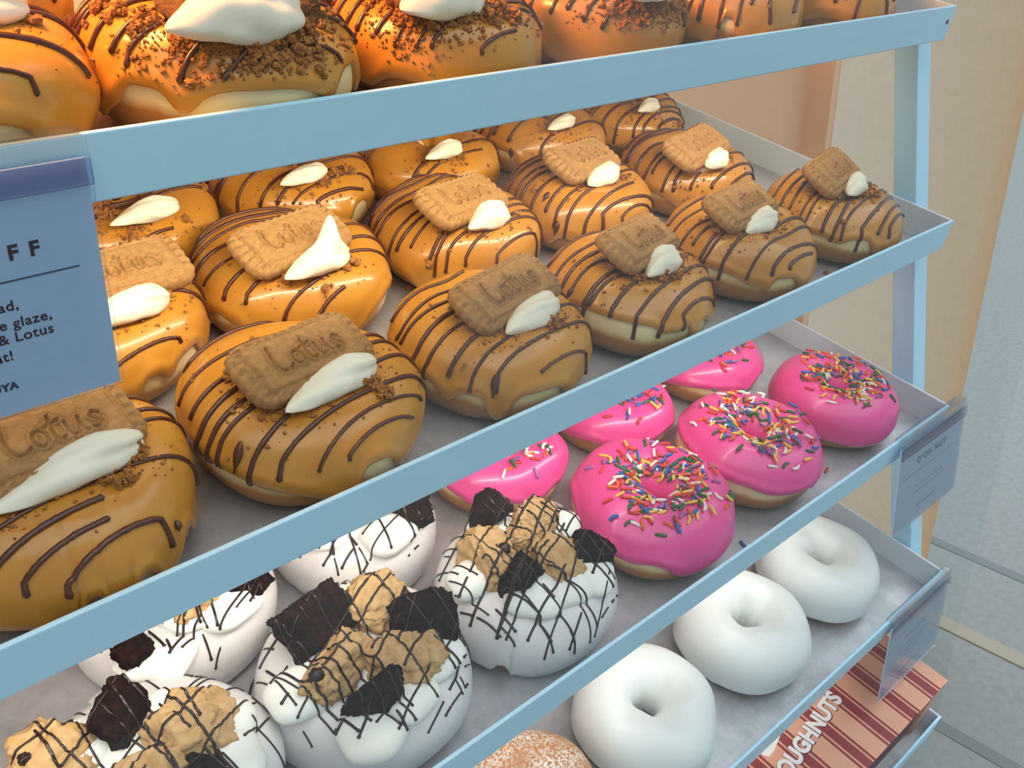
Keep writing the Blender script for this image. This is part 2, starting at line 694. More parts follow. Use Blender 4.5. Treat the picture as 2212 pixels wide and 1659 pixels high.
def chunk(dims, seed, kind):
    """rough broken lump; dims are full sizes in metres"""
    V0, F = ico(4)
    sg = {'brownie': .5, 'dough': .8, 'shard': .42}[kind]
    amp = {'brownie': .16, 'dough': .21, 'shard': .10}[kind]
    V = np.sign(V0) * np.abs(V0) ** sg
    V = V / np.maximum(np.abs(V).max(1, keepdims=True), 1) if kind != 'dough' else V
    off = Vector((seed * 3.7, seed * 1.3, seed * .7))
    out = []
    d = np.array(dims) / 2
    rs = np.random.RandomState(seed)
    cut = [(Vector(rs.normal(size=3)).normalized(), rs.uniform(.55, .8)) for _ in range(4 if kind != 'dough' else 2)]
    for v in V:
        p = Vector(v)
        for c_, h in cut:
            e = p.dot(c_) - h
            if e > 0:
                p = p - c_ * e * .85
        n1 = noise.noise(p * 1.5 + off)
        n2 = noise.noise(p * 4.2 + off)
        n3 = noise.noise(p * 11 + off)
        k = 1 + amp * n1 + amp * .8 * n2 + amp * .45 * n3
        out.append((p.x * k * d[0], p.y * k * d[1], p.z * k * d[2]))
    return np.array(out), F


def dollop(L, w_, h, seed, peak=0.0):
    """piped swipe of cream, pointed at -x and rounded at +x, flat underneath"""
    rs = np.random.RandomState(seed)
    nu, nv = 40, 48
    t = np.linspace(0, 1, nu)
    a = np.linspace(0, 2 * np.pi, nv, endpoint=False)
    prof = (t ** 0.6) * np.sqrt(np.clip(1 - t ** 5, 0, 1)) * 1.18 * (0.80 + 0.20 * np.sin(3.0 * t + .4))
    prof[0] = prof[-1] = 0.0
    ph = rs.uniform(0, 6)
    V = []
    for i in range(nu):
        x = (t[i] - .5) * L
        fold = 1 + 0.07 * np.sin(2 * a + 5.5 * t[i] + ph) + 0.05 * np.sin(4 * a - 9 * t[i] + ph)
        for g0, gd in ((0.7, .24), (1.55, .15), (2.3, .13)):
            fold = fold - gd * t[i] * np.exp(-((np.angle(np.exp(1j * (a - g0 - 1.3 * (t[i] - .5)))) / .17) ** 2))
        fold = fold + .03 * math.sin(23 * t[i] + ph) * np.sin(3 * a)
        y = prof[i] * w_ / 2 * np.cos(a) * fold
        z = prof[i] * h / 2 * np.sin(a) * fold
        z = np.where(z < 0, z * .6, z)
        z = z + peak * math.exp(-((t[i] - .72) / .10) ** 2) * np.clip(np.sin(a), 0, 1) ** 6
        V.append(np.stack([np.full(nv, x) + 0.02 * L * np.sin(3 * a + ph) * prof[i], y, z], -1))
    V = np.array(V).reshape(-1, 3)
    F = []
    for i in range(nu - 1):
        for j in range(nv):
            F.append((i * nv + j, i * nv + (j + 1) % nv, (i + 1) * nv + (j + 1) % nv, (i + 1) * nv + j)[::-1])
    return V, F


# ------------------------------------------------------------------ the caramelised biscuit with its raised lettering
def biscuit_mesh(L=0.060, Wd=0.034, T=0.0075):
    a, b, rc = L / 2, Wd / 2, 0.0085
    NU, NV = 177, 99
    ug, vg = np.meshgrid(np.linspace(-1, 1, NU), np.linspace(-1, 1, NV), indexing='ij')
    Mg = np.maximum(np.maximum(np.abs(ug), np.abs(vg)), 1e-6)
    # spread the rings a little towards the rim
    qx, qy = ug / Mg * a, vg / Mg * b                     # on the sharp rectangle
    per = np.where(np.abs(ug) >= np.abs(vg), np.where(ug > 0, qy, 2 * b + 2 * a - qy), np.where(vg > 0, b + a - qx, 3 * b + 3 * a + qx))
    fl = np.sin(2 * np.pi * per / (4 * (a + b)) * 36)
    dx, dy = np.abs(qx) - (a - rc), np.abs(qy) - (b - rc)
    cor = (dx > 0) & (dy > 0)
    dl = np.hypot(dx, dy) + 1e-9
    qx = np.where(cor, np.sign(qx) * (a - rc + rc * dx / dl), qx)
    qy = np.where(cor, np.sign(qy) * (b - rc + rc * dy / dl), qy)
    qy = qy * (1 - .05 * (1 - np.abs(qx / a)) ** 1.5)
    rim = np.clip((Mg - .80) / .18, 0, 1)
    ln = np.hypot(qx, qy)
    X = qx * Mg + qx / ln * fl * .00028 * rim
    Y = qy * Mg + qy / ln * fl * .00028 * rim
    # strokes of the word
    def arc(cx, cy, rx, ry, t0, t1, n=14):
        return [(cx + rx * math.cos(t), cy + ry * math.sin(t)) for t in np.linspace(t0, t1, n)]
    st = [[(0.08, 1.0), (0.0, .62), (0.02, .25), (.12, .02), (.33, -.02), (.50, .12)],
          arc(.83, .28, .19, .26, 0, 6.283),
          [(1.28, .86), (1.20, .45), (1.20, .14), (1.30, .02), (1.42, .08)], [(1.05, .58), (1.45, .66)],
          [(1.60, .54), (1.58, .2), (1.66, .03), (1.80, .06), (1.92, .3), (1.96, .54)], [(1.96, .54), (1.95, .15), (2.04, .03)],
          [(2.52, .46), (2.38, .55), (2.25, .44), (2.36, .30), (2.50, .16), (2.38, .0), (2.2, .07)]]
    sc, ox, oy = 0.0122, -0.0152, -0.0056
    D = np.full(X.shape, 9.0)
    for pl in st:
        for (x0, y0), (x1, y1) in zip(pl[:-1], pl[1:]):
            p0 = np.array([ox + sc * x0, oy + sc * y0])
            d = np.array([ox + sc * x1, oy + sc * y1]) - p0
            t = np.clip(((X - p0[0]) * d[0] + (Y - p0[1]) * d[1]) / (d @ d), 0, 1)
            D = np.minimum(D, np.hypot(X - p0[0] - t * d[0], Y - p0[1] - t * d[1]))
    D *= 1000
    Z = T / 2 * (1 - 0.75 * Mg ** 7)
    Z += 0.0010 * np.exp(-((D - 1.05) / .38) ** 2) - 0.0011 * np.exp(-(D / .52) ** 2) - 0.0004 * np.exp(-((D - 1.9) / .5) ** 2)
    # raised frame line, then the fluted rim
    fm = np.maximum(np.abs(X) / (a * .77), np.abs(Y) / (b * .72))
    Z += 0.0007 * np.exp(-((fm - 1.0) / .035) ** 2) - 0.0009 * np.exp(-((fm - 1.09) / .045) ** 2)
    Z += 0.0007 * fl * np.clip((Mg - .80) / .08, 0, 1) * (1 - Mg ** 16)
    rs = np.random.RandomState(4)
    Z += 0.00006 * rs.normal(size=Z.shape)
    V = [np.stack([X, Y, Z], -1).reshape(-1, 3)]
    F = [(i * NV + j, (i + 1) * NV + j, (i + 1) * NV + j + 1, i * NV + j + 1) for i in range(NU - 1) for j in range(NV - 1)]
    ring = [i * NV for i in range(NU)] + [(NU - 1) * NV + j for j in range(1, NV)] + [i * NV + NV - 1 for i in range(NU - 2, -1, -1)] + [j for j in range(NV - 2, 0, -1)]
    O = V[0][ring]
    n, base, prev = len(ring), NU * NV, ring
    for q, zz in ((1.02, -.05), (1.02, -.25), (.99, -.42), (.93, -.5), (.4, -.5)):
        V.append(np.c_[O[:, :2] * q, np.full(n, zz * T)])
        cur = list(range(base, base + n))
        F += [(prev[k], cur[k], cur[(k + 1) % n], prev[(k + 1) % n]) for k in range(n)]
        base += n
        prev = cur
    F.append(tuple(prev))
    return mesh('biscuit', np.concatenate(V), F)


BISC = biscuit_mesh(0.0580, 0.0288, 0.0092)
BISC.materials.append(M['biscuit'])
HALF = chunk((0.030, 0.026, 0.009), 5, 'shard')


# ------------------------------------------------------------------ placing
FL = 0.0322   # tray floor below the lip's top edge


def seen(tree, k, x, y, u, v):
    """point and normal on a doughnut (its own axes) along the sight line of a photo pixel"""
    o = Vector((-x * S, -y * S, -(CORN[k][1] - FL + .0007) * S))
    d = Vector((RC.T @ np.array([u - 1106, v - 829.5, F_PX])).tolist()).normalized()
    h = tree.ray_cast(o, d)
    return h[0], h[1]


def spot(k, x, y, yaw=0.0):
    p = tp(x, y, CORN[k][1] - FL + .0007)
    return Matrix.Translation(p) @ G4 @ Matrix.Rotation(yaw, 4, 'Z')


def local(k, x, y, u, v, z):
    """photo pixel at local height z (metres) above the tray -> local metres from a doughnut's centre"""
    q = on_z(u, v, CORN[k][1] - FL + z / S)
    return (q[0] - x) * S, (q[1] - y) * S


FRONT = -2.03   # local angle (radians) that faces the camera


def body(root, ring, edge, gm, seed, inner=1.02):
    dv = ring.dough()
    gv = ring.glaze(edge, inner=inner)
    obj('dough', dv[0], dv[1], M['dough'], root)
    obj('glaze', gv[0], gv[1], gm, root)
    return dv, gv


GB = 'caramel biscuit doughnuts on the second shelf'


def caramel(k, x, y, r, seed, label, bis=None, cream=None, yaw=0.1, tilt=0.30, group=GB, edge0=-0.16, ncr=110, heavy=False, sang=0.12, halves=None, up=.3, bare=(), blobs=(), clumps=()):
    rs = np.random.RandomState(seed)
    R = r * S
    H = R * 0.84
    root = thing('caramel_doughnut', spot(k, x, y), label, 'doughnut', group)
    ring = Ring(R, H, R * .10, seed, t=.0016, p=.88)
    ed = drips(rs, edge0, 7, 0.55, up, bare, math.atan2(-y, -x))
    dv, gv = body(root, ring, ed, M['caramel'], seed)
    tree = bvh(dv, gv)
    sb = stripes(tree, R, H, rs, sang + rs.uniform(-.08, .08), 0.18, 0.00105, droplo=.62 if heavy else .38)
    for (u, v, ln) in blobs:
        p, nn = seen(tree, k, x, y, u, v)
        if p is None:
            continue
        dn = Vector((0, 0, -1)) - nn * nn.dot(Vector((0, 0, -1)))
        dn.normalize()
        pts = [p + dn * ln * t + nn * .0004 for t in (-.5, -.3, -.05, .2, .4, .6)]
        tube(sb, pts, np.array([.0006, .0016, .0021, .0015, .0007, .0004]), n=8, flat=.7)
    sb.build('chocolate_drizzle', M['chocolate'], root, True)
    if bis is not None:
        zb = H + 0.0105
        bx, by = local(k, x, y, bis[0], bis[1], zb)
    else:
        bx, by, zb = 0.002, 0.006, H + 0.0105
    if halves is None:
        link('biscuit', BISC, M['biscuit'], root, Matrix.Translation((bx, by, zb)) @ Matrix.Rotation(yaw, 4, 'Z') @ Matrix.Rotation(tilt, 4, 'X') @ Matrix.Rotation(rs.uniform(-.06, .06), 4, 'Y'))
    else:
        for i, (hu, hv, hz, hyaw, ht) in enumerate(halves):
            hx, hy = local(k, x, y, hu, hv, H + hz)
            far = math.hypot(hx, hy) / (R * .5)
            if far > 1:
                hx, hy = hx / far, hy / far
                hz = .006
            obj('biscuit_piece', *chunk((0.030, 0.027, 0.009), seed * 3 + i, 'shard'), M['dark_biscuit'], root,
                mw=Matrix.Translation((hx, hy, H + hz)) @ Matrix.Rotation(hyaw, 4, 'Z') @ Matrix.Rotation(ht, 4, 'X'))
    # cream: a mound under the biscuit that comes out as a swipe in front
    cu = cream[0:2] if cream else None
    zc = H + 0.0045
    if cu:
        cx, cy = local(k, x, y, cu[0], cu[1] + (4 if halves is None else -14), zc + .002)
        if bis is None:
            bx, by = cx - .006, cy + .014
    else:
        cx, cy = bx + .009, by - .017
    L = (cream[2] if cream and len(cream) > 2 else 0.034) * 1.22
    pk = cream[3] if cream and len(cream) > 3 else 0.0
    fat = cream[4] if cream and len(cream) > 4 else 1.0
    mb = MB()
    V, F = dollop(L, 0.021 * fat, 0.021 * fat, seed, pk)
    a = yaw + .12
    rot = np.array([[math.cos(a), -math.sin(a), 0], [math.sin(a), math.cos(a), 0], [0, 0, 1]])
    mb.add(V @ rot.T + np.array([cx, cy, zc]), F)
    if halves is None and bis is not None:
        v0, f0 = ico(3)
        mb.add(v0 * np.array([.016, .010, .011]) + np.array([bx + (cx - bx) * .3, by + (cy - by) * .35, H - .002]), f0)
    mb.build('cream', M['cream'], root, True)
    sp_ = [(bx - .004, by - .012, .016, .007), (cx + .010, cy - .003, .010, .005), (cx - .014, cy, .010, .006), (bx - .02, by, .012, .010), (0, -.006, R * .36, R * .32), (bx - .006, by - .014, .02, .006)]
    if heavy:
        sp_ += [(cx + .015, cy + .005, .016, .009), (cx - .018, cy + .006, .014, .009), (cx, cy - .006, .022, .006)]
    cm = crumbs(tree, rs, sp_, int(ncr * 2.6))
    if heavy:
        c2 = crumbs(tree, rs, sp_[6:], int(ncr * 3.4), .0004, .0011, 14)
        cm.add(c2.arr(), c2.F)
    for (u, v) in clumps:
        p, nn = seen(tree, k, x, y, u, v)
        if p is None:
            continue
        for _ in range(26):
            q, qn = down(tree, p.x + rs.normal() * .0022, p.y + rs.normal() * .0016)
            if q is None:
                continue
            v0, f0 = ico(1)
            r_ = rs.uniform(.0005, .0014)
            cm.add(v0 * r_ * (1 + rs.uniform(-.35, .35, (len(v0), 1))) + np.array(q) + np.array([0, 0, abs(rs.normal()) * .0016 + .0003]), f0)
    o = cm.build('biscuit_crumbs', M['crumb'], root, False)
    o['kind'] = 'stuff'
    return root


# second shelf, front row, left to right
caramel(1, .1010, .4140, .0730, 11, 'large biscuit-topped doughnut cut off by the left edge, below the big blue sign', (112, 946), (150, 1008, .045), .10, .36, ncr=130, bare=[(.12, .10, .0), (.48, .10, .0), (.95, .14, .0)], edge0=-.45, clumps=[(272, 968), (264, 1042), (300, 985)], blobs=[(382, 1135, .004)])
caramel(1, .2548, .4140, .0735, 12, 'biscuit-topped caramel doughnut second from left in the front row of its shelf', (655, 772), (716, 820, .040), .12, .34, ncr=150, bare=[(-.8, .6, .10), (.62, .2, .2)], clumps=[(590, 880), (560, 872), (800, 835), (830, 850), (500, 815)], blobs=[(514, 985, .011)])
caramel(1, .4120, .4115, .0710, 13, 'biscuit-topped caramel doughnut third from left in front row, crumb clump by its cream', (1095, 630), (1146, 672, .034), .16, .36, ncr=170, bare=[(-.75, .38, .12), (-.1, .18, .08), (.6, .35, .14)], clumps=[(1190, 690), (1175, 698), (1200, 700), (1120, 705), (985, 665)], blobs=[(1068, 832, .010)])
caramel(1, .5652, .4095, .0680, 14, 'biscuit-topped doughnut in middle of front row with wide bare dough strip below glaze', (1382, 522), (1428, 562, .028), .20, .36, edge0=.02, ncr=170, bare=[(-.1, .75, .36)], clumps=[(1390, 602), (1430, 605), (1460, 598), (1350, 590)], blobs=[(1268, 652, .010), (1232, 632, .006)])
caramel(1, .7249, .4130, .0690, 15, 'biscuit-topped caramel doughnut second from right in front row of its shelf', (1602, 443), (1640, 473, .030), .12, .36, edge0=-.1, ncr=120, bare=[(-.35, .6, .14), (.7, .22, .22)], clumps=[(1546, 486), (1552, 480)])
caramel(1, .8804, .4091, .0679, 16, 'rightmost biscuit-topped doughnut near the right end wall, biscuit turned askew', (1799, 372), (1846, 397, .026), .22, .46, edge0=-.05, ncr=130, sang=.2, bare=[(-.2, .34, .2), (.5, .24, .26)], clumps=[(1760, 415), (1860, 425), (1890, 425)])
# second row
caramel(1, .1833, .5640, .0730, 21, 'brightly lit doughnut half hidden behind the big blue sign, biscuit end showing', (262, 590), (268, 660, .034), .05, .34, ncr=90, bare=[(.9, .25, .15), (.45, .12, .08)], clumps=[(290, 682), (310, 678), (265, 690)])
caramel(1, .3376, .5620, .0735, 22, 'brightly lit biscuit doughnut whose cream is pulled to a tall peak, second row', (630, 518), (684, 560, .034, .013), .14, .34, ncr=80, bare=[(-1.0, .25, .0), (1.2, .3, .1)], clumps=[(622, 572), (690, 580), (645, 572), (735, 574), (755, 570)])
caramel(1, .4974, .5580, .0720, 23, 'brightly lit biscuit doughnut in centre of second row behind the crumb clump one', (1000, 432), (1052, 464, .028), .17, .34, ncr=70, bare=[(-1.0, .22, .1)], clumps=[(962, 488), (1085, 470)])
caramel(1, .6512, .5557, .0705, 24, 'biscuit doughnut with chocolate drip blobs, fourth in the second row', (1260, 345), (1300, 374, .028), .16, .34, ncr=80, bare=[(-.7, .35, .0)], blobs=[(1180, 425, .006), (1202, 492, .008)], clumps=[(1345, 388)])
caramel(1, .8150, .5540, .0700, 25, 'rearmost biscuit doughnut with a whole biscuit showing, in right of second row', (1506, 317), (1543, 340, .022), .18, .34, ncr=110)
# third row: their biscuits hide behind the upper shelf
caramel(1, .1150, .7050, .0700, 30, 'caramel doughnut in the back row hidden behind the blue sign', None, None, .1)
caramel(1, .2663, .7020, .0720, 31, 'leftmost back row caramel doughnut right of the blue sign, cream under shelf lip', None, (312, 452, .032, 0, .8), .1, clumps=[(232, 468), (216, 462), (250, 470), (300, 490)])
caramel(1, .4230, .7050, .0730, 32, 'back row caramel doughnut second from left, peeking under the top shelf', None, (655, 372, .028, 0, .75), .1, bare=[(.95, .2, .25), (-.9, .3, .0)], clumps=[(690, 388), (720, 378), (755, 372), (640, 392), (700, 398), (670, 385)])
caramel(1, .5731, .6950, .0698, 33, 'back row caramel doughnut in the middle, half under the top shelf', None, (958, 320, .028, 0, .75), .1, bare=[(-.8, .35, -.05)], clumps=[(990, 338), (920, 345), (960, 345)])
caramel(1, .7350, .7010, .0695, 34, 'back row caramel doughnut with dark drips, second from right', None, (1212, 260, .026, 0, .7), .1, bare=[(-.7, .4, .1)], blobs=[(1105, 330, .007), (1070, 318, .005)])
caramel(1, .8800, .7016, .0680, 35, 'rearmost right caramel doughnut in far back corner of the second shelf', None, (1400, 224, .024, 0, .7), .1)

# top shelf
GT = 'caramel doughnuts on the top shelf'
hv = dict(group=GT, heavy=True, ncr=260)
caramel(0, .1030, .4960, .0720, 41, 'glossy striped caramel doughnut cut by the left edge above the blue sign', None, None, .1, group=GT, ncr=90, halves=[(-60, -60, .008, .2, .5)], sang=.0)
caramel(0, .2500, .4910, .0736, 42, 'big crumb-covered caramel doughnut with fat cream blob on the top shelf', None, (505, 42, .043, 0, 1.55), .1, edge0=-.2, halves=[(365, 22, .008, .4, .7), (620, -4, .007, -.3, .6)], **hv, bare=[(-.5, .22, .15), (.25, .45, .22), (1.1, .2, .3)], clumps=[(435, 75), (400, 95), (315, 50), (300, 65), (540, 95), (600, 90), (640, 60), (660, 40), (690, 50), (600, 130), (560, 140), (640, 125), (680, 130), (250, 30), (215, 20), (410, 70), (620, 70), (575, 105)])
caramel(0, .4026, .4900, .0665, 43, 'crumb-topped caramel doughnut second from left on top shelf front, drip at its foot', None, (952, 10, .038, 0, 1.45), .1, edge0=-.45, halves=[(850, -40, .008, .3, .6), (1060, -50, .007, -.3, .6)], **hv, bare=[(-.25, .3, -.12)], clumps=[(1000, 48), (960, 48), (930, 42), (1060, 40), (1090, 30), (1030, 30), (870, 42), (900, 50), (1110, 45), (1075, 55)])
caramel(0, .5620, .4995, .0685, 44, 'third crumb-topped caramel doughnut from left on top shelf, smear of cream at frame top', None, (1400, -14, .03), .1, edge0=-.6, halves=[(1330, -60, .008, .3, .6)], **hv, clumps=[(1400, 30), (1430, 20), (1460, 22), (1360, 25), (1380, 15), (1480, 30)])
caramel(0, .7180, .4960, .0680, 45, 'ragged glazed doughnut second from right on the top shelf', None, None, .1, edge0=-.25, group=GT, halves=[(1560, -90, .008, .3, .6)], ncr=40, sang=.5, up=.9, bare=[(-.6, .25, .3), (.15, .12, .2)])
caramel(0, .8720, .4920, .0690, 46, 'rightmost doughnut on the top shelf beside its end wall', None, None, .1, edge0=-.3, group=GT, halves=[(1750, -110, .008, .3, .6)], ncr=40, sang=.5)
caramel(0, .1500, .6450, .0720, 47, 'orange lit doughnut behind the two leftmost ones on the top shelf', None, None, .1, group=GT, halves=[(60, -190, .008, .3, .6)], ncr=40)
caramel(0, .3200, .6420, .0720, 48, 'doughnut barely seen in the gap between two crumb-covered ones, top shelf', None, None, .1, group=GT, halves=[(640, -220, .008, .3, .6)], ncr=40)
caramel(0, .4800, .6420, .0700, 49, 'doughnut behind the gap right of the second crumb-topped one, top shelf', None, None, .1, group=GT, halves=[(1020, -230, .008, .3, .6)], ncr=40)

# ------------------------------------------------------------------ white doughnuts with brownie and cookie dough
GW = 'white drizzled doughnuts on the third shelf'


def loaded(x, y, r, seed, label, lobes, chunks, edge0=-0.75, angs=(0.45, 1.75), bare=()):
    k = 2
    rs = np.random.RandomState(seed)
    R = r * S
    H = R * .84
    root = thing('cookie_doughnut', spot(k, x, y), label, 'doughnut', GW)
    ring = Ring(R, H, R * .10, seed, t=.0017, p=.85)
    dv, gv = body(root, ring, drips(rs, edge0, 5, 0.35, .15, bare, math.atan2(-y, -x)), M['white_icing'], seed)
    mb = MB()
    v0, f0 = ico(4)
    tree0 = bvh(gv)
    for (u, v, w_) in lobes:
        lx, ly = local(k, x, y, u, v, H + .003)
        p, _ = down(tree0, lx, ly)
        lz = (p.z if p is not None else H * .9)
        q = v0 * np.array([w_ * rs.uniform(1.05, 1.25), w_ * rs.uniform(.9, 1.1), w_ * .52])
        q = q * (1 + .06 * np.sin(v0[:, :1] * 4 + rs.uniform(0, 6)) + .05 * np.sin(v0[:, 1:2] * 5 + rs.uniform(0, 6)))
        mb.add(q + np.array([lx, ly, lz + .001]), f0)
    mb.add(v0 * np.array([R * .40, R * .36, .010]) + np.array([0, 0, H - .004]), f0)
    mb.build('frosting', M['frosting'], root, True)
    surf = [gv, (mb.arr(), mb.F)]
    t1 = bvh(*surf)
    for i, (kind, u, v, dims, yaw, tilt, dz) in enumerate(chunks):
        lx, ly = local(k, x, y, u, v, H + dz)
        V, F = chunk([d / 100 * (1.06 if kind == 'brownie' else 1.25) for d in dims], seed * 7 + i, kind)
        mw = Matrix.Translation((lx, ly, H + dz)) @ Matrix.Rotation(yaw, 4, 'Z') @ Matrix.Rotation(tilt, 4, 'X')
        nm, mt = ('brownie_chunk', M['brownie']) if kind == 'brownie' else ('cookie_dough_chunk', M['cookie_dough'])
        o = obj(nm, V, F, mt, root, True, mw)
        A = np.array(mw)
        surf.append((V @ A[:3, :3].T + A[:3, 3], F))
        if kind == 'dough':
            vv, ff = ico(2)
            for _ in range(2):
                j = rs.randint(len(V))
                pp = V[j]
                if pp[2] > 0:
                    cv = vv * rs.uniform(.0018, .0034) * (1 + .2 * rs.uniform(-1, 1, (len(vv), 1)))
                    obj('chocolate_chip', cv + pp * .95, ff, M['dark_chocolate'], o, True)
    tree = bvh(*surf)
    lb = lattice(tree, R, H, rs, angs, 0.17, 0.00058)
    lb.build('chocolate_drizzle', M['dark_chocolate'], root, True)
    return root


loaded(.2615, .3420, .0735, 61, 'white doughnut in front row centre with four cookie chunks round a black brownie block',
       [(770, 1305, .013), (650, 1490, .013), (805, 1565, .015), (940, 1415, .013), (690, 1420, .011), (850, 1330, .012), (790, 1430, .015), (880, 1500, .013)],
       [('brownie', 682, 1352, (3.5, 3.0, 1.3), .2, .75, .012), ('brownie', 912, 1350, (2.9, 2.7, 1.4), -.3, .65, .010), ('brownie', 808, 1512, (2.2, 1.6, 2.8), .2, .2, .006),
        ('dough', 808, 1308, (2.4, 2.1, 2.0), .3, .2, .008), ('dough', 722, 1448, (3.0, 2.4, 2.0), .5, .2, .004), ('dough', 872, 1425, (2.8, 2.3, 1.9), -.2, .2, .005)])
loaded(.4123, .3340, .0709, 62, 'white doughnut beside the pink ones, brownie chunk sticking up at its back left',
       [(1025, 1245, .013), (1150, 1285, .015), (1275, 1245, .013), (1200, 1140, .012), (1060, 1150, .011), (1220, 1265, .013), (1130, 1200, .016)],
       [('brownie', 1052, 1108, (2.5, 2.0, 1.7), .3, .5, .012), ('brownie', 1268, 1186, (2.6, 2.0, 1.4), -.5, .4, .009), ('brownie', 1108, 1255, (1.9, 1.8, 2.6), .3, .25, .005),
        ('dough', 1055, 1212, (2.4, 2.6, 2.1), .2, .3, .004), ('dough', 1155, 1128, (2.2, 1.7, 1.6), .4, .2, .010), ('dough', 1205, 1218, (2.2, 2.5, 1.9), -.2, .3, .005), ('dough', 1120, 1160, (1.5, 1.2, 1.2), .2, .2, .008)],
       edge0=-.85, bare=[(-.08, .10, -.12)])
loaded(.1110, .3440, .0735, 63, 'white doughnut in the bottom left corner with a pointed brownie shard upright',
       [(270, 1620, .015), (470, 1580, .014), (330, 1540, .012), (180, 1620, .013), (400, 1650, .015), (500, 1640, .012)],
       [('brownie', 266, 1545, (2.3, 2.2, 1.0), .75, .85, .012), ('dough', 398, 1582, (3.0, 2.5, 2.0), -.2, .3, .006), ('dough', 120, 1640, (2.8, 2.4, 1.8), .3, .2, .003), ('brownie', 440, 1665, (2.5, 2.0, 1.6), .1, .2, .004), ('dough', 330, 1690, (2.5, 2.0, 1.8), .1, .2, .004)])
loaded(.1836, .4790, .0720, 64, 'white drizzled doughnut at left of back row, cut off by the second shelf lip',
       [(352, 1395, .014), (490, 1305, .014), (300, 1400, .011), (420, 1300, .015)],
       [('brownie', 292, 1398, (1.7, 1.4, 1.1), .2, .3, .004), ('brownie', 540, 1265, (2.2, 1.8, 1.3), -.2, .3, .004), ('dough', 405, 1290, (2.4, 2.2, 1.8), .1, .2, .006)], angs=(.5, 1.5))
loaded(.3383, .4730, .0690, 65, 'white latticed doughnut in back row directly under the second shelf lip',
       [(838, 1152, .014), (760, 1120, .013), (700, 1150, .012)],
       [('brownie', 885, 1105, (2.4, 1.8, 1.4), -.2, .3, .006), ('dough', 780, 1080, (2.4, 2.2, 1.8), .1, .2, .006)], angs=(.35, 1.4))

# ------------------------------------------------------------------ pink doughnuts with sprinkles
GP = 'pink sprinkled doughnuts on the third shelf'
SPR = {}


def capsule(L, r, bend, n=8, k=5):
    mb = MB()
    pts = [Vector((t * L / 2, bend * (1 - t * t), 0)) for t in np.linspace(-1, 1, k)]
    tube(mb, pts, np.array([.8] + [1] * (k - 2) + [.8]) * r, n=n, flat=1.0)
    return mb


SNAMES = ['red', 'orange', 'yellow', 'green', 'blue', 'purple', 'white']
for nm in SNAMES:
    for b in range(2):
        cmb = capsule(.0062 if b == 0 else .0056, .00098, 0.0 if b == 0 else .0009)
        me = mesh('sprinkle', cmb.arr(), cmb.F)
        me.materials.append(M['s_' + nm])
        SPR[nm, b] = (me, cmb)


def frame(p, nn, yaw, lift, tip=0.0):
    z = nn.normalized()
    x = Vector((math.cos(yaw), math.sin(yaw), 0))
    x = (x - z * x.dot(z)).normalized()
    y = z.cross(x)
    m = Matrix(((x.x, y.x, z.x, p.x + z.x * lift), (x.y, y.y, z.y, p.y + z.y * lift), (x.z, y.z, z.z, p.z + z.z * lift), (0, 0, 0, 1)))
    return m @ Matrix.Rotation(tip, 4, 'Y')


def pink(x, y, r, seed, label, n_part, n_rest, edge0=-.05, cen=(0, 0), bare=()):
    rs = np.random.RandomState(seed)
    R = r * S
    H = R * .84
    root = thing('pink_doughnut', spot(2, x, y), label, 'doughnut', GP)
    ring = Ring(R, H, R * .17, seed, t=.0017, p=.88, lump=.03)
    dv, gv = body(root, ring, drips(rs, edge0, 4, .22, .15, bare, math.atan2(-y, -x)), M['pink'], seed, inner=1.06)
    tree = bvh(dv, gv)
    rest = {n: MB() for n in SNAMES}
    i = tries = 0
    while i < n_part + n_rest and tries < 2000:
        tries += 1
        rr = R * (0.24 + abs(rs.normal()) * .32)
        a = rs.uniform(0, 6.283)
        if rr > R * .9:
            continue
        p, nn = down(tree, cen[0] + rr * math.cos(a), cen[1] + rr * math.sin(a))
        if p is None or nn.z < .2:
            continue
        nm = SNAMES[rs.choice(7, p=[.14, .13, .17, .17, .14, .12, .13])]
        me, cmb = SPR[nm, int(rs.rand() < .3)]
        mw = frame(p, nn, rs.uniform(0, 6.28), .0006 + .0012 * (rs.rand() < .35), rs.uniform(-.15, .15))
        if i < n_part:
            link('sprinkle', me, None, root, mw)
        else:
            A = np.array(mw)
            rest[nm].add(cmb.arr() @ A[:3, :3].T + A[:3, 3], cmb.F)
        i += 1
    if n_rest:
        me = bpy.data.meshes.new('sprinkles')
        V, F, MI, n = [], [], [], 0
        for ci, nm in enumerate(SNAMES):
            b = rest[nm]
            me.materials.append(M['s_' + nm])
            if not b.n:
                continue
            V += b.arr().tolist()
            F += [tuple(q + n for q in f) for f in b.F]
            MI += [ci] * len(b.F)
            n += b.n
        me.from_pydata(V, [], F)
        me.polygons.foreach_set('material_index', MI)
        me.polygons.foreach_set('use_smooth', [True] * len(F))
        o = link('sprinkles', me, None, root)
        o['kind'] = 'stuff'
    return root


pink(.5750, .3385, .0735, 71, 'large pink doughnut with rainbow sprinkles at front, next to the white drizzled ones', 100, 160, -.12, bare=[(-.25, .32, .06), (-1.2, .35, .1)])
pink(.7275, .3410, .0718, 72, 'pink sprinkled doughnut in the middle of the front row, cream dough showing below', 100, 140, .06, bare=[(-1.0, .6, .36), (-.1, .55, .26)])
pink(.8899, .3390, .0672, 73, 'rightmost pink sprinkled doughnut by the end wall of its shelf', 100, 130, -.25)
pink(.5016, .4750, .0660, 74, 'pink doughnut in back row behind the brownie chunk, partly under the lip', 100, 60, .12)
pink(.6613, .4700, .0640, 75, 'pink doughnut in back row middle, its top cut by the second shelf lip', 100, 60, .0)
pink(.8209, .4760, .0665, 76, 'rearmost pink doughnut showing only a slice below the second shelf', 100, 60, .15)

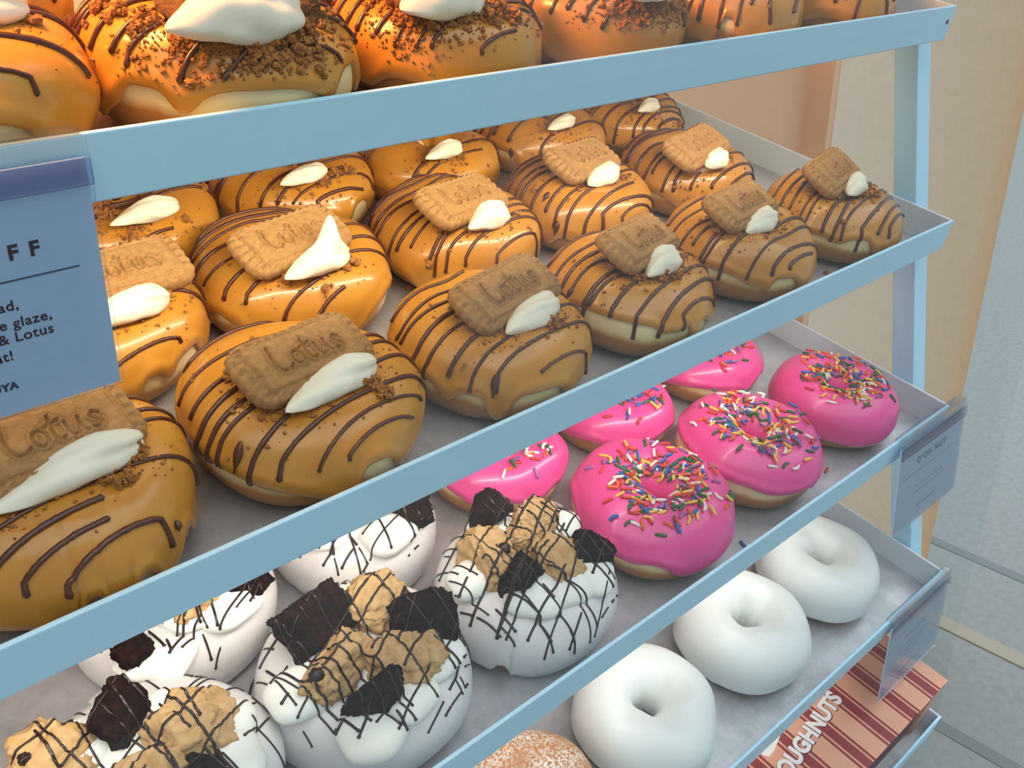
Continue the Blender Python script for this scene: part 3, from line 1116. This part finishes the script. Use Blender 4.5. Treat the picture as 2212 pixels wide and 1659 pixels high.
# ------------------------------------------------------------------ plain white rings and the sugared one
GR = 'plain white iced rings on the fourth shelf'


def plain(x, y, r, seed, label, edge0=-.62):
    rs = np.random.RandomState(seed)
    R = r * S
    H = R * .88
    root = thing('white_iced_doughnut', spot(3, x, y), label, 'doughnut', GR)
    ring = Ring(R, H, R * .215, seed, t=.0019, p=.92, lump=.03)
    body(root, ring, drips(rs, edge0, 3, .35, .15), M['plain_icing'], seed, inner=1.3)
    return root


plain(.5481, .2660, .0690, 81, 'plain white iced ring nearest the camera, beside the sugared doughnut')
plain(.7167, .2715, .0703, 82, 'plain white iced ring in the middle of the three')
plain(.8721, .2740, .0690, 83, 'plain white iced ring at right end by the shelf wall, icing dripping to a point', -.55)
rs = np.random.RandomState(90)
root = thing('sugared_doughnut', spot(3, .3960, .2700, 0), 'brown sugar-dusted doughnut at the bottom edge, only its top showing', 'doughnut')
ring = Ring(.0655 * S, .0655 * S * .84, .004, 90, lump=.03, p=.9)
dv = ring.dough()
obj('dough', dv[0], dv[1], M['sugar'], root)

# ------------------------------------------------------------------ shelves
SHELF_LABEL = ['topmost pale blue display tray holding crumb-covered caramel doughnuts', 'second display tray down, pale blue lip, holding biscuit-topped doughnuts',
               'third display tray down holding white drizzled and pink sprinkled doughnuts', 'fourth display tray down holding plain white rings and a sugared doughnut',
               'lowest display tray at the bottom right holding the striped box']
for k, (y0, z0) in enumerate(CORN):
    t = thing('display_tray', Matrix.Translation(tp(0, y0, z0 - LIP)) @ G4, SHELF_LABEL[k], 'tray', 'pale blue stepped display trays')
    h, a, b, d, th = LIP * S, XL * S, XR * S, DEP * S, .0022
    q = MB()
    q.box((a, 0, 0), (b, th, h))
    q.build('front_lip', M['paint'], t, bevel=.0006)
    for x0, x1 in ((b - th, b), (a, a + th)):
        q = MB()
        q.box((x0, th, 0), (x1, d - th, h))
        q.build('side_wall', M['white_paint'], t, bevel=.0006)
    q = MB()
    q.box((a, d - th, 0), (b, d, h))
    q.build('back_wall', M['white_paint'], t, bevel=.0006)
    q = MB()
    q.box((a + th, th, -.001), (b - th, d - th, h - FL * S))
    q.build('tray_floor', M['metal'], t)
    if k == 0:
        q = MB()
        v0, f0 = ico(2)
        q.add(v0 * np.array([.0016, .0006, .0016]) + np.array([b - .006, 0, h * .55]), f0)
        q.build('rivet', M['dark_chocolate'], t, True)
# leaning post at the right end
d = G @ np.array([0, .395, 1.0])
t = thing('shelf_post', Matrix.Translation(tp(1.004, .4346 + .395 * (-1.02 + .227), -1.02)) @ G4, 'pale leaning metal post behind the right ends of the trays', 'post')
q = MB()
hh = .83 * S
dy = .395 * hh
w2 = .0185
V = [(0, 0, 0), (w2, 0, 0), (w2, w2, 0), (0, w2, 0)]
q.add(V + [(x, y + dy, hh) for x, y, z in V], [(3, 2, 1, 0), (4, 5, 6, 7), (0, 1, 5, 4), (1, 2, 6, 5), (2, 3, 7, 6), (3, 0, 4, 7)])
q.build('upright', M['paint'], t, bevel=.0008)

# ------------------------------------------------------------------ lettering helper
_tx = {}


def text_mesh(body_, size, extr=0.0002, shear=0.0, align='LEFT', bold=0.0, space=1.0):
    cu = bpy.data.curves.new('txt', 'FONT')
    cu.body = body_
    cu.size = size
    cu.extrude = extr
    cu.offset = bold
    cu.shear = shear
    cu.space_character = space
    cu.align_x = align
    o = bpy.data.objects.new('txt', cu)
    C.objects.link(o)
    dg = bpy.context.evaluated_depsgraph_get()
    me = bpy.data.meshes.new_from_object(o.evaluated_get(dg))
    bpy.data.objects.remove(o)
    bpy.data.curves.remove(cu)
    return me


def sign(label, k, x0, x1, height, lean, lines, rules, group='price cards hanging from tray lips'):
    """card in a clear holder hooked over a tray lip; local x along the lip, z up the card"""
    y0, z0 = CORN[k]
    t = thing('price_card', Matrix.Translation(tp(x0, y0, z0)) @ G4 @ Matrix.Translation((0, -.0018, .0012)) @ Matrix.Rotation(lean, 4, 'X'), label, 'sign', group)
    wd = (x1 - x0) * S
    q = MB()
    q.box((0, -.0004, -height), (wd, .0004, -.0072))
    q.build('card', M['card'], t)
    q = MB()
    q.box((0, -.0012, -height - .0005), (wd + .001, -.0006, .0012))
    q.build('clear_sleeve', M['clear'], t)
    q = MB()
    q.box((0, -.0006, -.0005), (wd, .0040, .0012))
    q.box((0, .0045 + 0, -.006), (wd, .0052, .0012))
    q.build('hook_clip', M['clear'], t)
    q = MB()
    q.box((0, -.0022, -.0150), (wd + .001, -.0013, -.0070))
    q.build('sleeve_band', M['band'], t)
    for i, (txt, tx, tz, size, m_, al, bold, sp__) in enumerate(lines):
        me = text_mesh(txt, size, .00008, 0, al, bold, sp__)
        link('lettering', me, M[m_], t, Matrix.Translation((tx * wd, -.00052, tz)) @ Matrix.Rotation(math.pi / 2, 4, 'X'))
    q = MB()
    for (a, b, z, th) in rules:
        q.box((a * wd, -.00058, z - th), (b * wd, -.00044, z))
    if rules:
        q.build('printed_rule', M['grey_ink'], t)
    return t


sign('large pale blue card reading OFF at the left edge, hung on the top tray lip', 0, -.018, .1410, .0845, -0.05,
     [('OFF', .837, -.0336, .0064, 'ink', 'RIGHT', .0002, 1.9), ('ead,', .751, -.0493, .0047, 'ink', 'RIGHT', .00004, 1.08), ('te glaze,', .834, -.0552, .0047, 'ink', 'RIGHT', .00004, 1.08),
      ('n & Lotus', .832, -.0599, .0047, 'ink', 'RIGHT', .00004, 1.08), ('at!', .709, -.0656, .0047, 'ink', 'RIGHT', .00004, 1.08), ('SOYA', .702, -.0756, .0034, 'grey_ink', 'RIGHT', .0002, 1.15)],
     [(.05, .935, -.0398, .0005)])
sign('small pale card at right end of the third tray lip, by the pink doughnuts', 2, .880, 1.030, .077, -.28,
     [("D'OH NUT", .5, -.0275, .0075, 'grey_ink', 'CENTER', .0001, 1.3)],
     [(.06, .94, -.034, .0004), (.3, .72, -.047, .0005), (.26, .76, -.052, .0005), (.34, .66, -.065, .0009)])
sign('small pale card at right end of the fourth tray lip, above the striped box', 3, .866, 1.008, .077, -.22, [],
     [(.3, .7, -.030, .0006), (.2, .72, -.040, .0005), (.25, .66, -.045, .0005), (.3, .62, -.050, .0005), (.3, .6, -.064, .0008)])


# ------------------------------------------------------------------ the striped box on the lowest tray
def box_material(name, front):
    m = mat(name, (0.75, 0.36, 0.23), 0.55)
    n, l = m.node_tree.nodes, m.node_tree.links
    b = n['Principled BSDF']
    t = n.new('ShaderNodeTexCoord')
    s = n.new('ShaderNodeSeparateXYZ')
    l.new(t.outputs['Object'], s.inputs[0])
    d = n.new('ShaderNodeMath')
    d.operation = 'DIVIDE'
    d.inputs[1].default_value = .0345
    ad = n.new('ShaderNodeMath')
    ad.inputs[1].default_value = .0115
    l.new(s.outputs['X'], ad.inputs[0])
    l.new(ad.outputs[0], d.inputs[0])
    fr = n.new('ShaderNodeMath')
    fr.operation = 'FRACT'
    l.new(d.outputs[0], fr.inputs[0])
    r = n.new('ShaderNodeValToRGB')
    r.color_ramp.interpolation = 'CONSTANT'
    pe, re = ((0.78, 0.37, 0.235, 1), (0.27, 0.012, 0.020, 1))
    e = r.color_ramp.elements
    e[0].position, e[0].color = 0, pe
    e[1].position, e[1].color = .46, re
    for p, c_ in ((.53, pe), (.58, re), (.83, pe), (.88, re), (.95, pe)):
        x = e.new(p)
        x.color = c_
    l.new(fr.outputs[0], r.inputs[0])
    l.new(r.outputs[0], b.inputs['Base Color'])
    return m


M['boxtop'] = box_material('striped_card', False)
M['box_peach'] = mat('peach_card', (0.75, 0.40, 0.27), 0.6)
M['box_dark'] = mat('maroon_card', (0.14, 0.012, 0.022), 0.5)
ZB = -0.906
bt = thing('doughnut_box', Matrix.Translation(tp(.995, .108, CORN[4][1] - FL + .0006)) @ G4, 'peach and dark red striped cardboard box with white lettering, on the lowest tray', 'box')
hb = (ZB - (CORN[4][1] - FL)) * S
bw, bd = .40 * S, .24 * S
q = MB()
q.box((-bw, 0.0035, 0), (-.018, bd, hb - .0012))
q.build('box_body', M['box_dark'], bt)
q = MB()
q.box((-.018, 0.001, 0), (0, bd, hb - .0012))
q.build('end_flap', M['box_peach'], bt)
q = MB()
q.box((-bw, 0, hb - .0012), (0, bd, hb))
lid = q.build('lid', M['boxtop'], bt)


def on_lid(u, v):
    p = on_z(u, v, ZB)
    return (p[0] - .995) * S, (p[1] - .108) * S


p0, p1 = on_lid(1736, 1636), on_lid(1818, 1512)
ang = math.atan2(p1[1] - p0[1], p1[0] - p0[0])
WORD = text_mesh('DOUGHNUTS', .0168, .0003, 0, 'RIGHT', .0008, 1.03)
bx, by = p1
sh = link('lettering_shadow', WORD.copy(), M['box_dark'], lid, Matrix.Translation((bx + .0010, by - .0008, hb + .0002)) @ Matrix.Rotation(ang, 4, 'Z'))
link('lettering', WORD, M['white_ink'], lid, Matrix.Translation((bx, by, hb + .0006)) @ Matrix.Rotation(ang, 4, 'Z'))
sh.data.materials.clear()
sh.data.materials.append(M['box_dark'])
q = MB()
pts = [on_lid(*p) for p in ((1641, 1630), (1686, 1588), (1672, 1622), (1660, 1637))]
q.add([(x, y, hb + z) for z in (.0001, .0007) for x, y in pts], [(0, 1, 2, 3), (7, 6, 5, 4), (0, 4, 5, 1), (1, 5, 6, 2), (2, 6, 7, 3), (3, 7, 4, 0)])
q.build('printed_flourish', M['white_ink'], lid)

# ------------------------------------------------------------------ loose bits on the trays
for (u, v, k, nm, lb, yw) in ((1786, 1015, 2, 'red', 'single red sprinkle lying on the tray right of the pink doughnuts', .3), (1606, 1176, 2, 'blue', 'single blue sprinkle lying on the tray by the lip', 1.3),
                              (1206, 1090, 2, 'white', 'single white sprinkle on the tray behind the white drizzled doughnut', 1.9), (1219, 982, 2, 'orange', 'single orange sprinkle between two back row pink doughnuts', -.4)):
    p = on_z(u, v, CORN[k][1] - FL + .0009 / S)
    o = link('sprinkle', SPR[nm, 0][0], None, None, Matrix.Translation(tp(*p)) @ G4 @ Matrix.Rotation(yw, 4, 'Z'))
    tag(o, lb, 'sprinkle', 'loose sprinkles on the third tray')
p = on_z(536, 1512, CORN[2][1] - FL + .0007 / S)
q = MB()
tube(q, [Vector((-.006, -.004, 0)), Vector((0, 0, 0.0002)), Vector((.005, .006, 0)), Vector((.009, .009, .0002))], .0006)
tube(q, [Vector((-.007, .001, 0)), Vector((0, -.001, 0.0002)), Vector((.004, -.002, 0))], .0006)
tag(q.build('chocolate_strand', M['dark_chocolate'], None, True, Matrix.Translation(tp(*p)) @ G4), 'broken dark chocolate strand lying on the tray between two white doughnuts', 'crumb')
p = on_z(222, 1510, CORN[2][1] - FL + .0015 / S)
v_, f_ = chunk((.013, .010, .004), 3, 'shard')
tag(obj('icing_flake', v_, f_, M['white_icing'], None, True, Matrix.Translation(tp(*p)) @ G4), 'flake of white icing on the tray at the foot of the back left doughnut', 'crumb')
for i, (u, v, k, lb) in enumerate(((1785, 589, 1, 'tiny brown crumb on the bare tray near the right end'), (882, 622, 1, 'brown crumb on the tray between second row doughnuts'))):
    p = on_z(u, v, CORN[k][1] - FL + .001 / S)
    v_, f_ = chunk((.004, .003, .0025), 9 + i, 'dough')
    tag(obj('biscuit_crumb', v_, f_, M['crumb'], None, True, Matrix.Translation(tp(*p)) @ G4), lb, 'crumb')


# ------------------------------------------------------------------ the setting
def struct(name, lo, hi, m, bevel=0):
    q = MB()
    q.box(lo, hi)
    o = q.build(name, m, bevel=bevel)
    o['kind'] = 'structure'
    return o


struct('floor', (-6, -6, -.05), (14, 9, 0), M['floor'])
struct('trim_1', (1.698, -4, 0), (1.738, 6, .003), mat('sand_joint', (0.31, 0.285, 0.225), .8))
for k_, xg in enumerate((1.42, 1.975)):
    struct('trim_%d' % (k_ + 3), (xg, -4, 0), (xg + .028, 6, .0015), mat('grey_joint', (0.16, 0.185, 0.185), .85))
struct('wall_back', (-1.2, .635, 0), (1.078, .70, 2.5), M['peach'])
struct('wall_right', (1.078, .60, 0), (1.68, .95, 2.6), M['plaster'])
struct('trim_2', (1.066, .601, 0), (1.0785, .635, 2.6), M['orange'])
struct('wall_left', (-.62, .12, 0), (-.56, .635, 2.5), M['peach'])  # unseen side, added so daylight enters from the front only
struct('ceiling', (-.62, .12, 2.2), (1.078, .635, 2.26), mat('ceiling_paint', (.7, .68, .65), .8))  # out of view, added to block sky light from above
gl = struct('window_1', (-.56, .178, .02), (.585, .186, 2.2), M['glass'])
q = MB()
q.box((XL * S, .235, 0), (.655, .60, HC - .75))
tag(q.build('display_plinth', M['paint'], None, bevel=.002), 'pale blue base cabinet under the lowest tray', 'cabinet')
